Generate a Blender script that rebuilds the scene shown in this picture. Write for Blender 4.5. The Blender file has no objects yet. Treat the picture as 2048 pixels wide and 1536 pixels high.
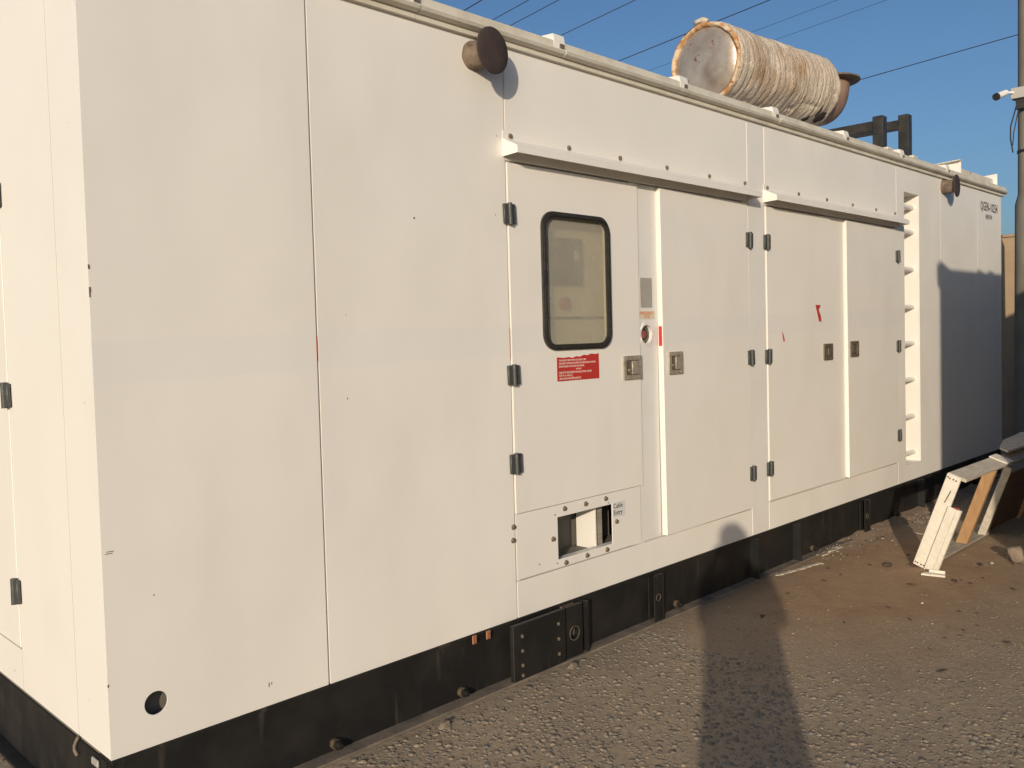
import bpy, bmesh, math, random
import numpy as np
from mathutils import Vector, Matrix, noise
from mathutils.geometry import tessellate_polygon

R = math.radians
rng = random.Random(7)
sc = bpy.context.scene
COL = sc.collection

# ------------------------------------------------------------------ camera
cam_data = bpy.data.cameras.new('camera')
cam = bpy.data.objects.new('camera', cam_data)
COL.objects.link(cam)
cam_data.sensor_fit = 'HORIZONTAL'
cam_data.sensor_width = 36.0
cam_data.lens = 36.0 * 1770.185 / 2048.0
cam_data.shift_x = 0.00095
cam_data.shift_y = -0.01064
cam_data.clip_start = 0.02
cam_data.clip_end = 2000.0
_r = Vector((0.7027438, -0.7109229, -0.0271995))
_d = Vector((-0.0487073, -0.0099347, -0.9987637))
_f = Vector((0.7097737, 0.7031998, -0.0416086))
CAM = Vector((-0.99661, -2.73997, 1.52482))
cam.matrix_world = Matrix(((_r.x, -_d.x, -_f.x, CAM.x), (_r.y, -_d.y, -_f.y, CAM.y),
                           (_r.z, -_d.z, -_f.z, CAM.z), (0, 0, 0, 1)))
sc.camera = cam

# ------------------------------------------------------------------ sky, sun, exposure
SUN = Vector((1.60, 1.0, -0.45)).normalized()          # the way the light travels
elev = math.asin(-SUN.z)
world = bpy.data.worlds.new('World')
sc.world = world
world.use_nodes = True
wn = world.node_tree.nodes
wl = world.node_tree.links
wn.clear()
sky = wn.new('ShaderNodeTexSky')
sky.sky_type = 'NISHITA'
sky.sun_disc = False
sky.sun_elevation = elev
sky.sun_rotation = math.atan2(-SUN.x, -SUN.y)
sky.altitude = 0
sky.air_density = 1.0
sky.dust_density = 2.2
sky.ozone_density = 4.5
bg = wn.new('ShaderNodeBackground')
bg.inputs['Strength'].default_value = 0.105
wo = wn.new('ShaderNodeOutputWorld')
wl.new(sky.outputs[0], bg.inputs['Color'])
wl.new(bg.outputs[0], wo.inputs['Surface'])

sun_data = bpy.data.lights.new('sun', 'SUN')
sun_data.energy = 3.6
sun_data.color = (1.0, 0.85, 0.66)
sun_data.angle = R(0.55)
sun = bpy.data.objects.new('sun', sun_data)
COL.objects.link(sun)
sun.location = (-10, -8, 8)
sun.rotation_euler = SUN.to_track_quat('-Z', 'Y').to_euler()

sc.view_settings.view_transform = 'Standard'
sc.view_settings.look = 'None'
sc.view_settings.exposure = 0.03
sc.view_settings.gamma = 1.0
sc.view_settings.use_curve_mapping = False


# ------------------------------------------------------------------ helpers
class B:
    """collects shapes in world coordinates, linked as ONE mesh object"""

    def __init__(s):
        s.v, s.f, s.m, s.sm = [], [], [], []

    def add(s, vs, fs, m=0, smooth=False):
        o = len(s.v)
        s.v += [tuple(p) for p in vs]
        s.f += [tuple(i + o for i in f) for f in fs]
        s.m += [m] * len(fs)
        s.sm += [smooth] * len(fs)
        return s

    def box(s, x0, x1, y0, y1, z0, z1, m=0, bev=0.0, M=None):
        bm = bmesh.new()
        bmesh.ops.create_cube(bm, size=1.0)
        for v in bm.verts:
            v.co = Vector((x0 + (v.co.x + .5) * (x1 - x0), y0 + (v.co.y + .5) * (y1 - y0), z0 + (v.co.z + .5) * (z1 - z0)))
        if bev > 0:
            bmesh.ops.bevel(bm, geom=bm.edges[:], offset=bev, segments=1, affect='EDGES')
        if M is not None:
            bm.transform(M)
        bm.verts.index_update()
        s.add([v.co[:] for v in bm.verts], [[v.index for v in f.verts] for f in bm.faces], m)
        bm.free()
        return s

    def beam(s, a, b, w, h, up=(0, 0, 1), m=0, bev=0.0):
        a, b = Vector(a), Vector(b)
        d = (b - a)
        L = d.length
        d.normalize()
        sd = d.cross(Vector(up)).normalized()
        u = sd.cross(d)
        M = Matrix(((d.x, sd.x, u.x, a.x), (d.y, sd.y, u.y, a.y), (d.z, sd.z, u.z, a.z), (0, 0, 0, 1)))
        return s.box(0, L, -w / 2, w / 2, -h / 2, h / 2, m, bev, M)

    def cyl(s, a, b, r0, r1=None, n=20, m=0, caps=True, smooth=True):
        a, b = Vector(a), Vector(b)
        r1 = r0 if r1 is None else r1
        d = (b - a).normalized()
        t = Vector((0, 0, 1)) if abs(d.z) < .9 else Vector((1, 0, 0))
        e1 = d.cross(t).normalized()
        e2 = d.cross(e1)
        vs = []
        for c, r in ((a, r0), (b, r1)):
            for i in range(n):
                an = 2 * math.pi * i / n
                vs.append(c + e1 * (r * math.cos(an)) + e2 * (r * math.sin(an)))
        s.add(vs, [(i, (i + 1) % n, n + (i + 1) % n, n + i) for i in range(n)], m, smooth)
        if caps:
            s.add(vs[:n], [tuple(range(n))[::-1]], m)
            s.add(vs[n:], [tuple(range(n))], m)
        return s

    def tube(s, pts, r, n=8, m=0):
        pts = [Vector(p) for p in pts]
        vs = []
        e1 = None
        for i, p in enumerate(pts):
            d = (pts[min(i + 1, len(pts) - 1)] - pts[max(i - 1, 0)]).normalized()
            if e1 is None:
                t = Vector((0, 0, 1)) if abs(d.z) < .9 else Vector((1, 0, 0))
                e1 = d.cross(t).normalized()
            e1 = (e1 - d * e1.dot(d)).normalized()
            e2 = d.cross(e1)
            rr = r[i] if isinstance(r, (list, tuple)) else r
            for k in range(n):
                an = 2 * math.pi * k / n
                vs.append(p + e1 * (rr * math.cos(an)) + e2 * (rr * math.sin(an)))
        fs = []
        for i in range(len(pts) - 1):
            for k in range(n):
                fs.append((i * n + k, i * n + (k + 1) % n, (i + 1) * n + (k + 1) % n, (i + 1) * n + k))
        s.add(vs, fs, m, True)
        s.add(vs[:n], [tuple(range(n))[::-1]], m)
        s.add(vs[-n:], [tuple(range(n))], m)
        return s

    def lathe(s, axis_a, axis_d, prof, n=48, m=0, wob=None):
        """prof: list of (distance along axis, radius)"""
        a, d = Vector(axis_a), Vector(axis_d).normalized()
        t = Vector((0, 0, 1)) if abs(d.z) < .9 else Vector((1, 0, 0))
        e1 = d.cross(t).normalized()
        e2 = d.cross(e1)
        vs = []
        for (h, r) in prof:
            for k in range(n):
                an = 2 * math.pi * k / n
                rr = r if wob is None else r + wob(h, an)
                vs.append(a + d * h + e1 * (rr * math.cos(an)) + e2 * (rr * math.sin(an)))
        fs = []
        for i in range(len(prof) - 1):
            for k in range(n):
                fs.append((i * n + k, i * n + (k + 1) % n, (i + 1) * n + (k + 1) % n, (i + 1) * n + k))
        s.add(vs, fs, m, True)
        return s

    def prism(s, poly, ax, lo, hi, m=0):
        """poly in the two other axes (in x,y,z order), run along axis ax from lo to hi"""
        def mk(p, t):
            q = list(p)
            q.insert(ax, t)
            return q
        n = len(poly)
        vs = [mk(p, lo) for p in poly] + [mk(p, hi) for p in poly]
        fs = [tuple(range(n)), tuple(range(2 * n - 1, n - 1, -1))]
        fs += [(i, n + i, n + (i + 1) % n, (i + 1) % n) for i in range(n)]
        return s.add(vs, fs, m)

    def plate(s, outer, holes, y0, y1, m=0):
        """outer/holes: loops of (x, z); a sheet from y0 (front) to y1 (back) with real openings"""
        loops = [[Vector((p[0], p[1], 0)) for p in l] for l in [outer] + holes]
        tris = tessellate_polygon(loops)
        flat = [p for l in loops for p in l]
        n = len(flat)
        vs = [(p.x, y0, p.y) for p in flat] + [(p.x, y1, p.y) for p in flat]
        fs = [tuple(t) for t in tris] + [tuple(i + n for i in t[::-1]) for t in tris]
        o = 0
        for l in loops:
            k = len(l)
            fs += [(o + i, o + (i + 1) % k, n + o + (i + 1) % k, n + o + i) for i in range(k)]
            o += k
        return s.add(vs, fs, m)

    def build(s, name, mats, parent=None, org=None, label=None, sharp=40):
        me = bpy.data.meshes.new(name)
        if org is None:
            org = ORG.get(parent.name, Vector((0, 0, 0))) if parent else Vector((0, 0, 0))
        org = Vector(org)
        me.from_pydata([(p[0] - org.x, p[1] - org.y, p[2] - org.z) for p in s.v], [], s.f)
        for m_ in (mats if isinstance(mats, (list, tuple)) else [mats]):
            me.materials.append(m_)
        me.polygons.foreach_set('material_index', s.m)
        me.polygons.foreach_set('use_smooth', s.sm)
        bm = bmesh.new()
        bm.from_mesh(me)
        bmesh.ops.remove_doubles(bm, verts=bm.verts[:], dist=1e-5)
        bmesh.ops.recalc_face_normals(bm, faces=bm.faces[:])
        bm.to_mesh(me)
        bm.free()
        if any(s.sm):
            me.set_sharp_from_angle(angle=R(sharp))
        o = bpy.data.objects.new(name, me)
        COL.objects.link(o)
        if parent:
            o.parent = parent
            ORG[o.name] = org
        if label:
            o['label'] = label
        return o


ORG = {}


def thing(name, label, cat, loc=(0, 0, 0), group=None):
    o = bpy.data.objects.new(name, None)
    COL.objects.link(o)
    o.empty_display_size = 0.2
    o.location = loc
    o['label'] = label
    o['category'] = cat
    if group:
        o['group'] = group
    ORG[o.name] = Vector(loc)
    return o


def tag(o, label=None, cat=None, group=None, kind=None):
    if label: o['label'] = label
    if cat: o['category'] = cat
    if group: o['group'] = group
    if kind: o['kind'] = kind
    return o


def rect(x0, x1, z0, z1):
    return [(x0, z0), (x1, z0), (x1, z1), (x0, z1)]


def rrect(x0, x1, z0, z1, r, n=7):
    p = []
    for cx, cz, a0 in ((x1 - r, z0 + r, -90), (x1 - r, z1 - r, 0), (x0 + r, z1 - r, 90), (x0 + r, z0 + r, 180)):
        for i in range(n):
            a = R(a0 + 90 * i / (n - 1))
            p.append((cx + r * math.cos(a), cz + r * math.sin(a)))
    return p


def circle(cx, cz, r, n=28):
    return [(cx + r * math.cos(2 * math.pi * i / n), cz + r * math.sin(2 * math.pi * i / n)) for i in range(n)]


# ------------------------------------------------------------------ materials
MATS = {}


def mat(name, col, rough=.6, metal=0.0, col2=None, nscale=4.0, nlo=.4, nhi=.65, ndet=6, stretch=(1, 1, 1),
        bump=0.0, bscale=60.0, bdist=.004, spec=.5, wave=0.0, wscale=1.0, spots=None, coat=0.0, band=False):
    m = bpy.data.materials.new(name)
    m.use_nodes = True
    nt = m.node_tree
    N, L = nt.nodes, nt.links
    bs = N['Principled BSDF']
    bs.inputs['Roughness'].default_value = rough
    bs.inputs['Metallic'].default_value = metal
    bs.inputs['Specular IOR Level'].default_value = spec
    bs.inputs['Coat Weight'].default_value = coat
    tc = N.new('ShaderNodeTexCoord')
    mp = N.new('ShaderNodeMapping')
    mp.inputs['Scale'].default_value = stretch
    L.new(tc.outputs['Object'], mp.inputs['Vector'])
    last = None
    if col2 is not None:
        nz = N.new('ShaderNodeTexNoise')
        nz.inputs['Scale'].default_value = nscale
        nz.inputs['Detail'].default_value = ndet
        nz.inputs['Roughness'].default_value = .6
        L.new(mp.outputs[0], nz.inputs['Vector'])
        rp = N.new('ShaderNodeMapRange')
        rp.inputs['From Min'].default_value = nlo
        rp.inputs['From Max'].default_value = nhi
        L.new(nz.outputs['Fac'], rp.inputs['Value'])
        mx = N.new('ShaderNodeMix')
        mx.data_type = 'RGBA'
        mx.inputs['A'].default_value = (*col, 1)
        mx.inputs['B'].default_value = (*col2, 1)
        L.new(rp.outputs[0], mx.inputs['Factor'])
        last = mx.outputs['Result']
    for sp in (spots or []):
        nz = N.new('ShaderNodeTexNoise')
        nz.inputs['Scale'].default_value = sp[1]
        nz.inputs['Detail'].default_value = sp[4] if len(sp) > 4 else 5
        mp2 = N.new('ShaderNodeMapping')
        mp2.inputs['Location'].default_value = (sp[1] * 1.7, 3.1, -sp[1])
        mp2.inputs['Scale'].default_value = sp[5] if len(sp) > 5 else (1, 1, 1)
        L.new(tc.outputs['Object'], mp2.inputs['Vector'])
        L.new(mp2.outputs[0], nz.inputs['Vector'])
        rp = N.new('ShaderNodeMapRange')
        rp.inputs['From Min'].default_value = sp[2]
        rp.inputs['From Max'].default_value = sp[3]
        L.new(nz.outputs['Fac'], rp.inputs['Value'])
        mx = N.new('ShaderNodeMix')
        mx.data_type = 'RGBA'
        if last is None:
            mx.inputs['A'].default_value = (*col, 1)
        else:
            L.new(last, mx.inputs['A'])
        mx.inputs['B'].default_value = (*sp[0], 1)
        L.new(rp.outputs[0], mx.inputs['Factor'])
        last = mx.outputs['Result']
    if band:
        # an old stripe painted over by hand: a slightly cooler coat, a band climbing gently along the wall
        ge = N.new('ShaderNodeNewGeometry')
        sp_ = N.new('ShaderNodeSeparateXYZ')
        L.new(ge.outputs['Position'], sp_.inputs[0])
        nb_ = N.new('ShaderNodeTexNoise')
        nb_.inputs['Scale'].default_value = 3.0
        nb_.inputs['Detail'].default_value = 7
        L.new(ge.outputs['Position'], nb_.inputs['Vector'])

        def mth(op, a, b_=None, c=None):
            q = N.new('ShaderNodeMath')
            q.operation = op
            for i_, v_ in enumerate((a, b_, c)):
                if v_ is None:
                    continue
                if isinstance(v_, (int, float)):
                    q.inputs[i_].default_value = v_
                else:
                    L.new(v_, q.inputs[i_])
            return q.outputs[0]
        zc = mth('MULTIPLY_ADD', sp_.outputs['X'], -.0195, mth('ADD', sp_.outputs['Z'], -1.475))
        dist = mth('ABSOLUTE', mth('MULTIPLY_ADD', nb_.outputs['Fac'], .03, mth('ADD', zc, -.015)))
        rb = N.new('ShaderNodeMapRange')
        rb.inputs['From Min'].default_value = .069
        rb.inputs['From Max'].default_value = .060
        L.new(dist, rb.inputs['Value'])
        onf = mth('MULTIPLY', rb.outputs[0], mth('LESS_THAN', sp_.outputs['Y'], .02))
        fac = mth('MULTIPLY', onf, mth('MULTIPLY_ADD', nb_.outputs['Fac'], .9, .1))
        mx = N.new('ShaderNodeMix')
        mx.data_type = 'RGBA'
        L.new(last, mx.inputs['A'])
        mx.inputs['B'].default_value = (.760, .738, .700, 1)
        L.new(fac, mx.inputs['Factor'])
        last = mx.outputs['Result']
    if last is None:
        bs.inputs['Base Color'].default_value = (*col, 1)
    else:
        L.new(last, bs.inputs['Base Color'])
    prev = None
    if wave > 0:
        nz = N.new('ShaderNodeTexNoise')
        nz.inputs['Scale'].default_value = wscale
        nz.inputs['Detail'].default_value = 2
        L.new(tc.outputs['Object'], nz.inputs['Vector'])
        b1 = N.new('ShaderNodeBump')
        b1.inputs['Strength'].default_value = 1.0
        b1.inputs['Distance'].default_value = wave
        L.new(nz.outputs['Fac'], b1.inputs['Height'])
        prev = b1
    if bump > 0:
        nz = N.new('ShaderNodeTexNoise')
        nz.inputs['Scale'].default_value = bscale
        nz.inputs['Detail'].default_value = 6
        L.new(mp.outputs[0], nz.inputs['Vector'])
        b2 = N.new('ShaderNodeBump')
        b2.inputs['Strength'].default_value = bump
        b2.inputs['Distance'].default_value = bdist
        L.new(nz.outputs['Fac'], b2.inputs['Height'])
        if prev:
            L.new(prev.outputs[0], b2.inputs['Normal'])
        prev = b2
    if prev:
        L.new(prev.outputs[0], bs.inputs['Normal'])
    MATS[name] = m
    return m


W_A = (0.81, 0.78, 0.72)
W_B = (0.785, 0.755, 0.69)
white = mat('white_paint', W_A, .42, col2=W_B, nscale=1.6, nlo=.35, nhi=.75, bump=.08, bscale=220, bdist=.002,
            wave=.026, wscale=1.0,
            spots=[((.745, .71, .645), 1.7, .52, .85, 5, (1.6, 1, .6)), ((.36, .28, .20), 30, .815, .83, 1)], band=True)
white_door = mat('white_door_paint', (.81, .78, .72), .40, col2=(.785, .75, .685), nscale=2.2, nlo=.35, nhi=.75, bump=.08, bscale=220,
                 bdist=.002, wave=.010, wscale=1.3, spots=[((.735, .70, .635), 2.0, .54, .9, 5, (1.6, 1, .6))], band=True)
white_post = mat('white_post_paint', (.765, .745, .705), .40, col2=(.73, .71, .665), nscale=3, bump=.06, bscale=200, bdist=.002)
gutter_m = mat('gutter_paint', (.66, .62, .52), .55, col2=(.52, .47, .37), nscale=7, nlo=.45, nhi=.75, bump=.3, bscale=70,
               spots=[((.30, .17, .08), 6, .70, .78)])
black = mat('black_skid_paint', (.0095, .0092, .009), .5, col2=(.024, .021, .018), nscale=5, nlo=.42, nhi=.75, bump=.25, bscale=90,
            spots=[((.09, .075, .058), 3.2, .60, .88, 8, (6, 1, .8))])
dusty = mat('dusty_flange', (.12, .10, .08), .8, col2=(.24, .19, .14), nscale=9, nlo=.35, nhi=.7, bump=.5, bscale=80)
hinge_m = mat('hinge_grey', (.055, .058, .055), .5, col2=(.12, .115, .10), nscale=60, nlo=.5, nhi=.8)
steel = mat('latch_steel', (.46, .41, .33), .42, .35, col2=(.33, .28, .21), nscale=50, bump=.1, bscale=200)
steel_dark = mat('latch_pan', (.12, .10, .075), .5, .3, col2=(.20, .165, .12), nscale=60)
bolt_m = mat('bolt_zinc', (.33, .28, .21), .5, .6, col2=(.20, .14, .09), nscale=70)
rubber = mat('rubber_gasket', (.022, .020, .018), .45, col2=(.04, .036, .03), nscale=40)
rust_dark = mat('rusty_flange', (.040, .028, .026), .85, col2=(.065, .042, .036), nscale=14, nlo=.35, nhi=.7, bump=.4, bscale=110,
                spots=[((.035, .028, .027), 9, .55, .75)])
rust_pipe = mat('rusty_pipe', (.13, .095, .070), .8, col2=(.21, .16, .115), nscale=16, bump=.5, bscale=70,
                spots=[((.08, .055, .04), 20, .58, .72)])
red = mat('red_vinyl', (.52, .035, .030), .45, col2=(.45, .045, .035), nscale=8)
white_ink = mat('white_ink', (.75, .62, .55), .6)
black_ink = mat('black_ink', (.02, .02, .02), .6)
red_ink = mat('red_ink', (.62, .14, .05), .6)
label_m = mat('label_film', (.66, .60, .46), .5)
label_clear = mat('label_clear', (.66, .655, .64), .3)
plate_m = mat('alu_plate', (.50, .47, .42), .45, .3, col2=(.46, .43, .38), nscale=20)
band_m = mat('overpainted_band', (.735, .715, .68), .5, col2=(.70, .675, .625), nscale=9, bump=.15, bscale=120, bdist=.002)
inner_m = mat('inner_panel', (.56, .53, .44), .6, col2=(.50, .47, .39), nscale=5)
dark_box = mat('controller_box', (.05, .047, .04), .5)
interior_m = mat('interior_dark', (.16, .145, .12), .8)
wood_o = mat('raw_wood', (.42, .25, .12), .8, col2=(.31, .175, .08), nscale=9, stretch=(1, 6, 1), nlo=.35, nhi=.7, bump=.3, bscale=40)
wood_w = mat('whitewashed_wood', (.72, .68, .58), .7, col2=(.62, .57, .47), nscale=10, stretch=(.5, 4, 4), nlo=.42, nhi=.72, bump=.25, bscale=60,
             spots=[((.30, .25, .19), 14, .70, .80)])
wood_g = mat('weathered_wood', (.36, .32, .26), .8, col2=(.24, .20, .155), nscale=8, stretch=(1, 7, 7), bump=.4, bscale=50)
wood_d = mat('dirty_white_wood', (.56, .51, .42), .75, col2=(.40, .35, .28), nscale=7, stretch=(1, 5, 5), nlo=.35, nhi=.7, bump=.35, bscale=50)
wood_b = mat('brown_plywood', (.16, .085, .045), .7, col2=(.11, .06, .035), nscale=6, stretch=(1, 5, 5), bump=.2, bscale=50)
concrete = mat('pole_concrete', (.24, .215, .165), .85, col2=(.17, .155, .12), nscale=6, stretch=(1, 1, .4), nlo=.35, nhi=.7, bump=.4, bscale=60)
plaster = mat('beige_plaster', (.40, .29, .185), .9, col2=(.35, .25, .155), nscale=3, bump=.3, bscale=40)
frame_m = mat('black_steel', (.020, .019, .018), .45, col2=(.045, .040, .034), nscale=12, bump=.15, bscale=80)
cable_m = mat('cable_black', (.03, .027, .025), .6)
cam_white = mat('camera_white', (.72, .70, .66), .4)
stone_m = mat('stone', (.15, .115, .085), .9, col2=(.27, .21, .15), nscale=11, bump=.7, bscale=35, bdist=.01)
chip_m = mat('white_flakes', (.62, .56, .45), .8, col2=(.44, .38, .29), nscale=30)
leaf_m = mat('dry_leaf', (.085, .058, .035), .8, col2=(.045, .032, .022), nscale=60)
cloth_m = mat('shirt_cloth', (.18, .20, .26), .85, col2=(.14, .16, .21), nscale=20)
trouser_m = mat('trouser_cloth', (.05, .05, .055), .85)
skin_m = mat('skin', (.33, .19, .12), .55)
hair_m = mat('hair', (.015, .012, .010), .6)


def glass_mat():
    m = bpy.data.materials.new('dusty_glass')
    m.use_nodes = True
    N, L = m.node_tree.nodes, m.node_tree.links
    bs = N['Principled BSDF']
    bs.inputs['Base Color'].default_value = (.66, .63, .55, 1)
    bs.inputs['Roughness'].default_value = .35
    tr = N.new('ShaderNodeBsdfTransparent')
    tr.inputs['Color'].default_value = (.90, .88, .80, 1)
    nz = N.new('ShaderNodeTexNoise')
    nz.inputs['Scale'].default_value = 4
    nz.inputs['Detail'].default_value = 2
    tc = N.new('ShaderNodeTexCoord')
    L.new(tc.outputs['Object'], nz.inputs['Vector'])
    rp = N.new('ShaderNodeMapRange')
    rp.inputs['From Min'].default_value = .3
    rp.inputs['From Max'].default_value = .75
    rp.inputs['To Min'].default_value = .26
    rp.inputs['To Max'].default_value = .36
    L.new(nz.outputs['Fac'], rp.inputs['Value'])
    mx = N.new('ShaderNodeMixShader')
    L.new(rp.outputs[0], mx.inputs[0])
    L.new(tr.outputs[0], mx.inputs[1])
    L.new(bs.outputs[0], mx.inputs[2])
    L.new(mx.outputs[0], N['Material Output'].inputs['Surface'])
    return m


glass = glass_mat()


def wrap_mat():
    """plastered rope lagging: cream, browner and rust-stained in the lower seams"""
    m = mat('lagging', (.63, .54, .43), .95, col2=(.48, .375, .275), nscale=5, stretch=(3, 1, 1), nlo=.35, nhi=.7, bump=.9, bscale=34, bdist=.014,
            spots=[((.37, .24, .13), 3.4, .54, .74, 6), ((.12, .065, .035), 9, .655, .72, 9), ((.70, .65, .54), 4.5, .60, .80, 6)])
    return m


lagging = wrap_mat()
rust_edge = mat('rust_orange', (.42, .19, .06), .95, col2=(.60, .48, .33), nscale=14, nlo=.42, nhi=.58, bump=.9, bscale=30, bdist=.012,
                spots=[((.16, .07, .03), 18, .58, .68)])
cap_m = mat('bare_tin', (.62, .56, .48), .36, .6, col2=(.34, .25, .185), nscale=2.4, nlo=.40, nhi=.66, ndet=8, bump=.25, bscale=30,
            spots=[((.30, .13, .06), 15, .64, .72, 8), ((.17, .125, .10), 4, .58, .80, 6)])
elbow_m = mat('elbow_rust', (.30, .19, .135), .7, col2=(.22, .135, .095), nscale=6, spots=[((.36, .36, .33), 2.7, .56, .58, 3)])


def ground_mat():
    m = bpy.data.materials.new('compacted_gravel')
    m.use_nodes = True
    N, L = m.node_tree.nodes, m.node_tree.links
    bs = N['Principled BSDF']
    bs.inputs['Roughness'].default_value = .95
    bs.inputs['Specular IOR Level'].default_value = .2
    tc = N.new('ShaderNodeTexCoord')

    def nz(scale, det=6, rough=.6):
        n = N.new('ShaderNodeTexNoise')
        n.inputs['Scale'].default_value = scale
        n.inputs['Detail'].default_value = det
        n.inputs['Roughness'].default_value = rough
        L.new(tc.outputs['Object'], n.inputs['Vector'])
        return n.outputs['Fac']

    def rng_(v, a, b):
        r = N.new('ShaderNodeMapRange')
        r.inputs['From Min'].default_value = a
        r.inputs['From Max'].default_value = b
        L.new(v, r.inputs['Value'])
        return r.outputs[0]

    def mix(f, a, b):
        x = N.new('ShaderNodeMix')
        x.data_type = 'RGBA'
        L.new(f, x.inputs['Factor'])
        for k, v in (('A', a), ('B', b)):
            if isinstance(v, tuple):
                x.inputs[k].default_value = (*v, 1)
            else:
                L.new(v, x.inputs[k])
        return x.outputs['Result']
    c = mix(rng_(nz(2.2), .35, .68), (.30, .235, .165), (.37, .29, .20))
    c = mix(rng_(nz(38, 4), .50, .72), c, (.205, .165, .12))
    c = mix(rng_(nz(120, 3), .60, .75), c, (.36, .31, .24))
    # sandy dirt washed up near the skid and the broken timber
    geo = N.new('ShaderNodeSeparateXYZ')
    L.new(tc.outputs['Object'], geo.inputs[0])
    vm = N.new('ShaderNodeVectorMath')
    vm.operation = 'DISTANCE'
    mp = N.new('ShaderNodeMapping')
    mp.inputs['Location'].default_value = (-4.35 * .52, .55 * .85, 0)
    mp.inputs['Scale'].default_value = (.52, .85, 1)
    L.new(tc.outputs['Object'], mp.inputs['Vector'])
    L.new(mp.outputs[0], vm.inputs[0])
    add = N.new('ShaderNodeMath')
    add.operation = 'MULTIPLY_ADD'
    L.new(nz(3.0), add.inputs[0])
    add.inputs[1].default_value = -.7
    L.new(vm.outputs['Value'], add.inputs[2])
    sand = rng_(add.outputs[0], .75, .02)
    c = mix(sand, c, mix(rng_(nz(6), .35, .7), (.335, .225, .135), (.27, .18, .11)))
    L.new(c, bs.inputs['Base Color'])
    b1 = N.new('ShaderNodeBump')
    b1.inputs['Strength'].default_value = .55
    b1.inputs['Distance'].default_value = .012
    L.new(nz(26, 8, .65), b1.inputs['Height'])
    L.new(b1.outputs[0], bs.inputs['Normal'])
    return m


def pebble_mat():
    m = bpy.data.materials.new('pebbles')
    m.use_nodes = True
    N, L = m.node_tree.nodes, m.node_tree.links
    bs = N['Principled BSDF']
    bs.inputs['Roughness'].default_value = .9
    bs.inputs['Specular IOR Level'].default_value = .25
    at = N.new('ShaderNodeAttribute')
    at.attribute_name = 'tint'
    L.new(at.outputs['Color'], bs.inputs['Base Color'])
    return m


# ------------------------------------------------------------------ ground
g = B()
S = 300
g.add([(-S, -S, 0), (S, -S, 0), (S, S, 0), (-S, S, 0)], [(0, 1, 2, 3)])
tag(g.build('ground', ground_mat()), kind='structure', label='brown compacted gravel ground with embedded stones')


def sandiness(x, y):
    d = math.hypot((x - 4.35) * .52, (y + .55) * .85) - .7 * (0.5 + .5 * noise.noise(Vector((x * 3, y * 3, 0))))
    return max(0.0, min(1.0, (.70 - d) / .62))


# ------------------------------------------------------------------ generator enclosure
gen = thing('generator_enclosure', 'long white soundproof generator enclosure on a black steel skid', 'generator', (0, 0, 0))
GX, GY, ZB, ZT = 8.75, 2.40, 0.27, 2.80
PT = .009      # sheet thickness


def panel(name, x0, x1, z0, z1, m=white, holes=(), y0=0.0, y1=PT, label=None):
    return B().plate(rect(x0, x1, z0, z1), list(holes), y0, y1).build(name, m, gen, label=label)


G2 = .0045     # half a seam
HOLE = (.144, .404, .037)
WIN = (1.978, 2.468, 1.455, 2.092)
CAB = (2.050, 2.460, .477, .676)
REC = (6.255, 6.572, .402, 2.588)
panel('side_panel', 0.0, .782 - G2, ZB, ZT, holes=[circle(*HOLE)], y1=.005, label='white end panel with a round drain hole near its foot')
panel('side_panel', .782 + G2, 1.770 - G2, ZB, ZT)
panel('upper_panel', 1.770 + G2, 3.826 - G2, 2.293, ZT)
panel('side_panel', 3.826 + G2, 4.033 - G2, ZB, ZT, white_post)
panel('upper_panel', 4.033 + G2, 6.100 - G2, 2.293, ZT)
panel('lower_panel', 1.770 + G2, 3.826 - G2, ZB, .432)
panel('lower_panel', 4.033 + G2, 6.100 - G2, ZB, .440)
panel('side_panel', 6.100 + G2 * .5, 7.060 - G2 * .5, ZB, ZT, holes=[rect(*REC)], label='white panel with a tall ladder recess')
panel('side_panel', 7.060 + G2 * .5, 8.035 - G2 * .4, ZB, ZT)
panel('side_panel', 8.035 + G2 * .4, GX, ZB, ZT)
panel('cable_panel', 1.770 + G2, 2.695, .438, .733, holes=[rect(*CAB)], y1=.005, label='bolted white panel with an open cable entry')
panel('door_post', 2.702, 2.884, .438, 2.286, white_post, holes=[circle(2.783, 1.515, .050, 20)], y0=.006, y1=.022)
panel('door_post', 4.945, 5.145, .445, 2.286, white_door, y0=.004, y1=.022)
# inner posts that close the seams
for x in (.782, 1.770, 2.70, 3.826, 4.033, 6.100, 7.060, 8.035):
    B().box(x - .035, x + .035, PT + .0008, .07, ZB + .003, ZT - .004).build('frame_post', white, gen)
B().box(2.845, 2.93, .0245, .068, .45, 2.285).build('frame_post', white, gen)
B().box(4.90, 4.98, .0245, .068, .45, 2.285).build('frame_post', white, gen)
B().box(5.12, 5.20, .0245, .068, .45, 2.285).build('frame_post', white, gen)
for z, a, b in ((.436, 1.81, 3.79), (2.288, 1.81, 3.79), (.436, 4.07, 6.06), (2.288, 4.07, 6.06), (.735, 1.81, 2.66)):
    B().box(a, b, .0255, .066, z - .03, z + .03).build('frame_rail', white, gen)
# far side, ends, roof and floor of the box
B().box(.004, GX - .004, GY - .022, GY, ZB, ZT).build('back_panel', white, gen)
B().box(GX - .022, GX - .0005, .0095, GY - .023, ZB, ZT).build('end_panel', white, gen)
B().box(.004, GX - .004, .0245, GY - .023, ZB - .012, ZB + .008).build('floor_plate', interior_m, gen)
B().box(-.012, GX + .012, .004, GY + .012, ZT + .003, ZT + .045).build('roof_plate', white, gen)
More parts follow.
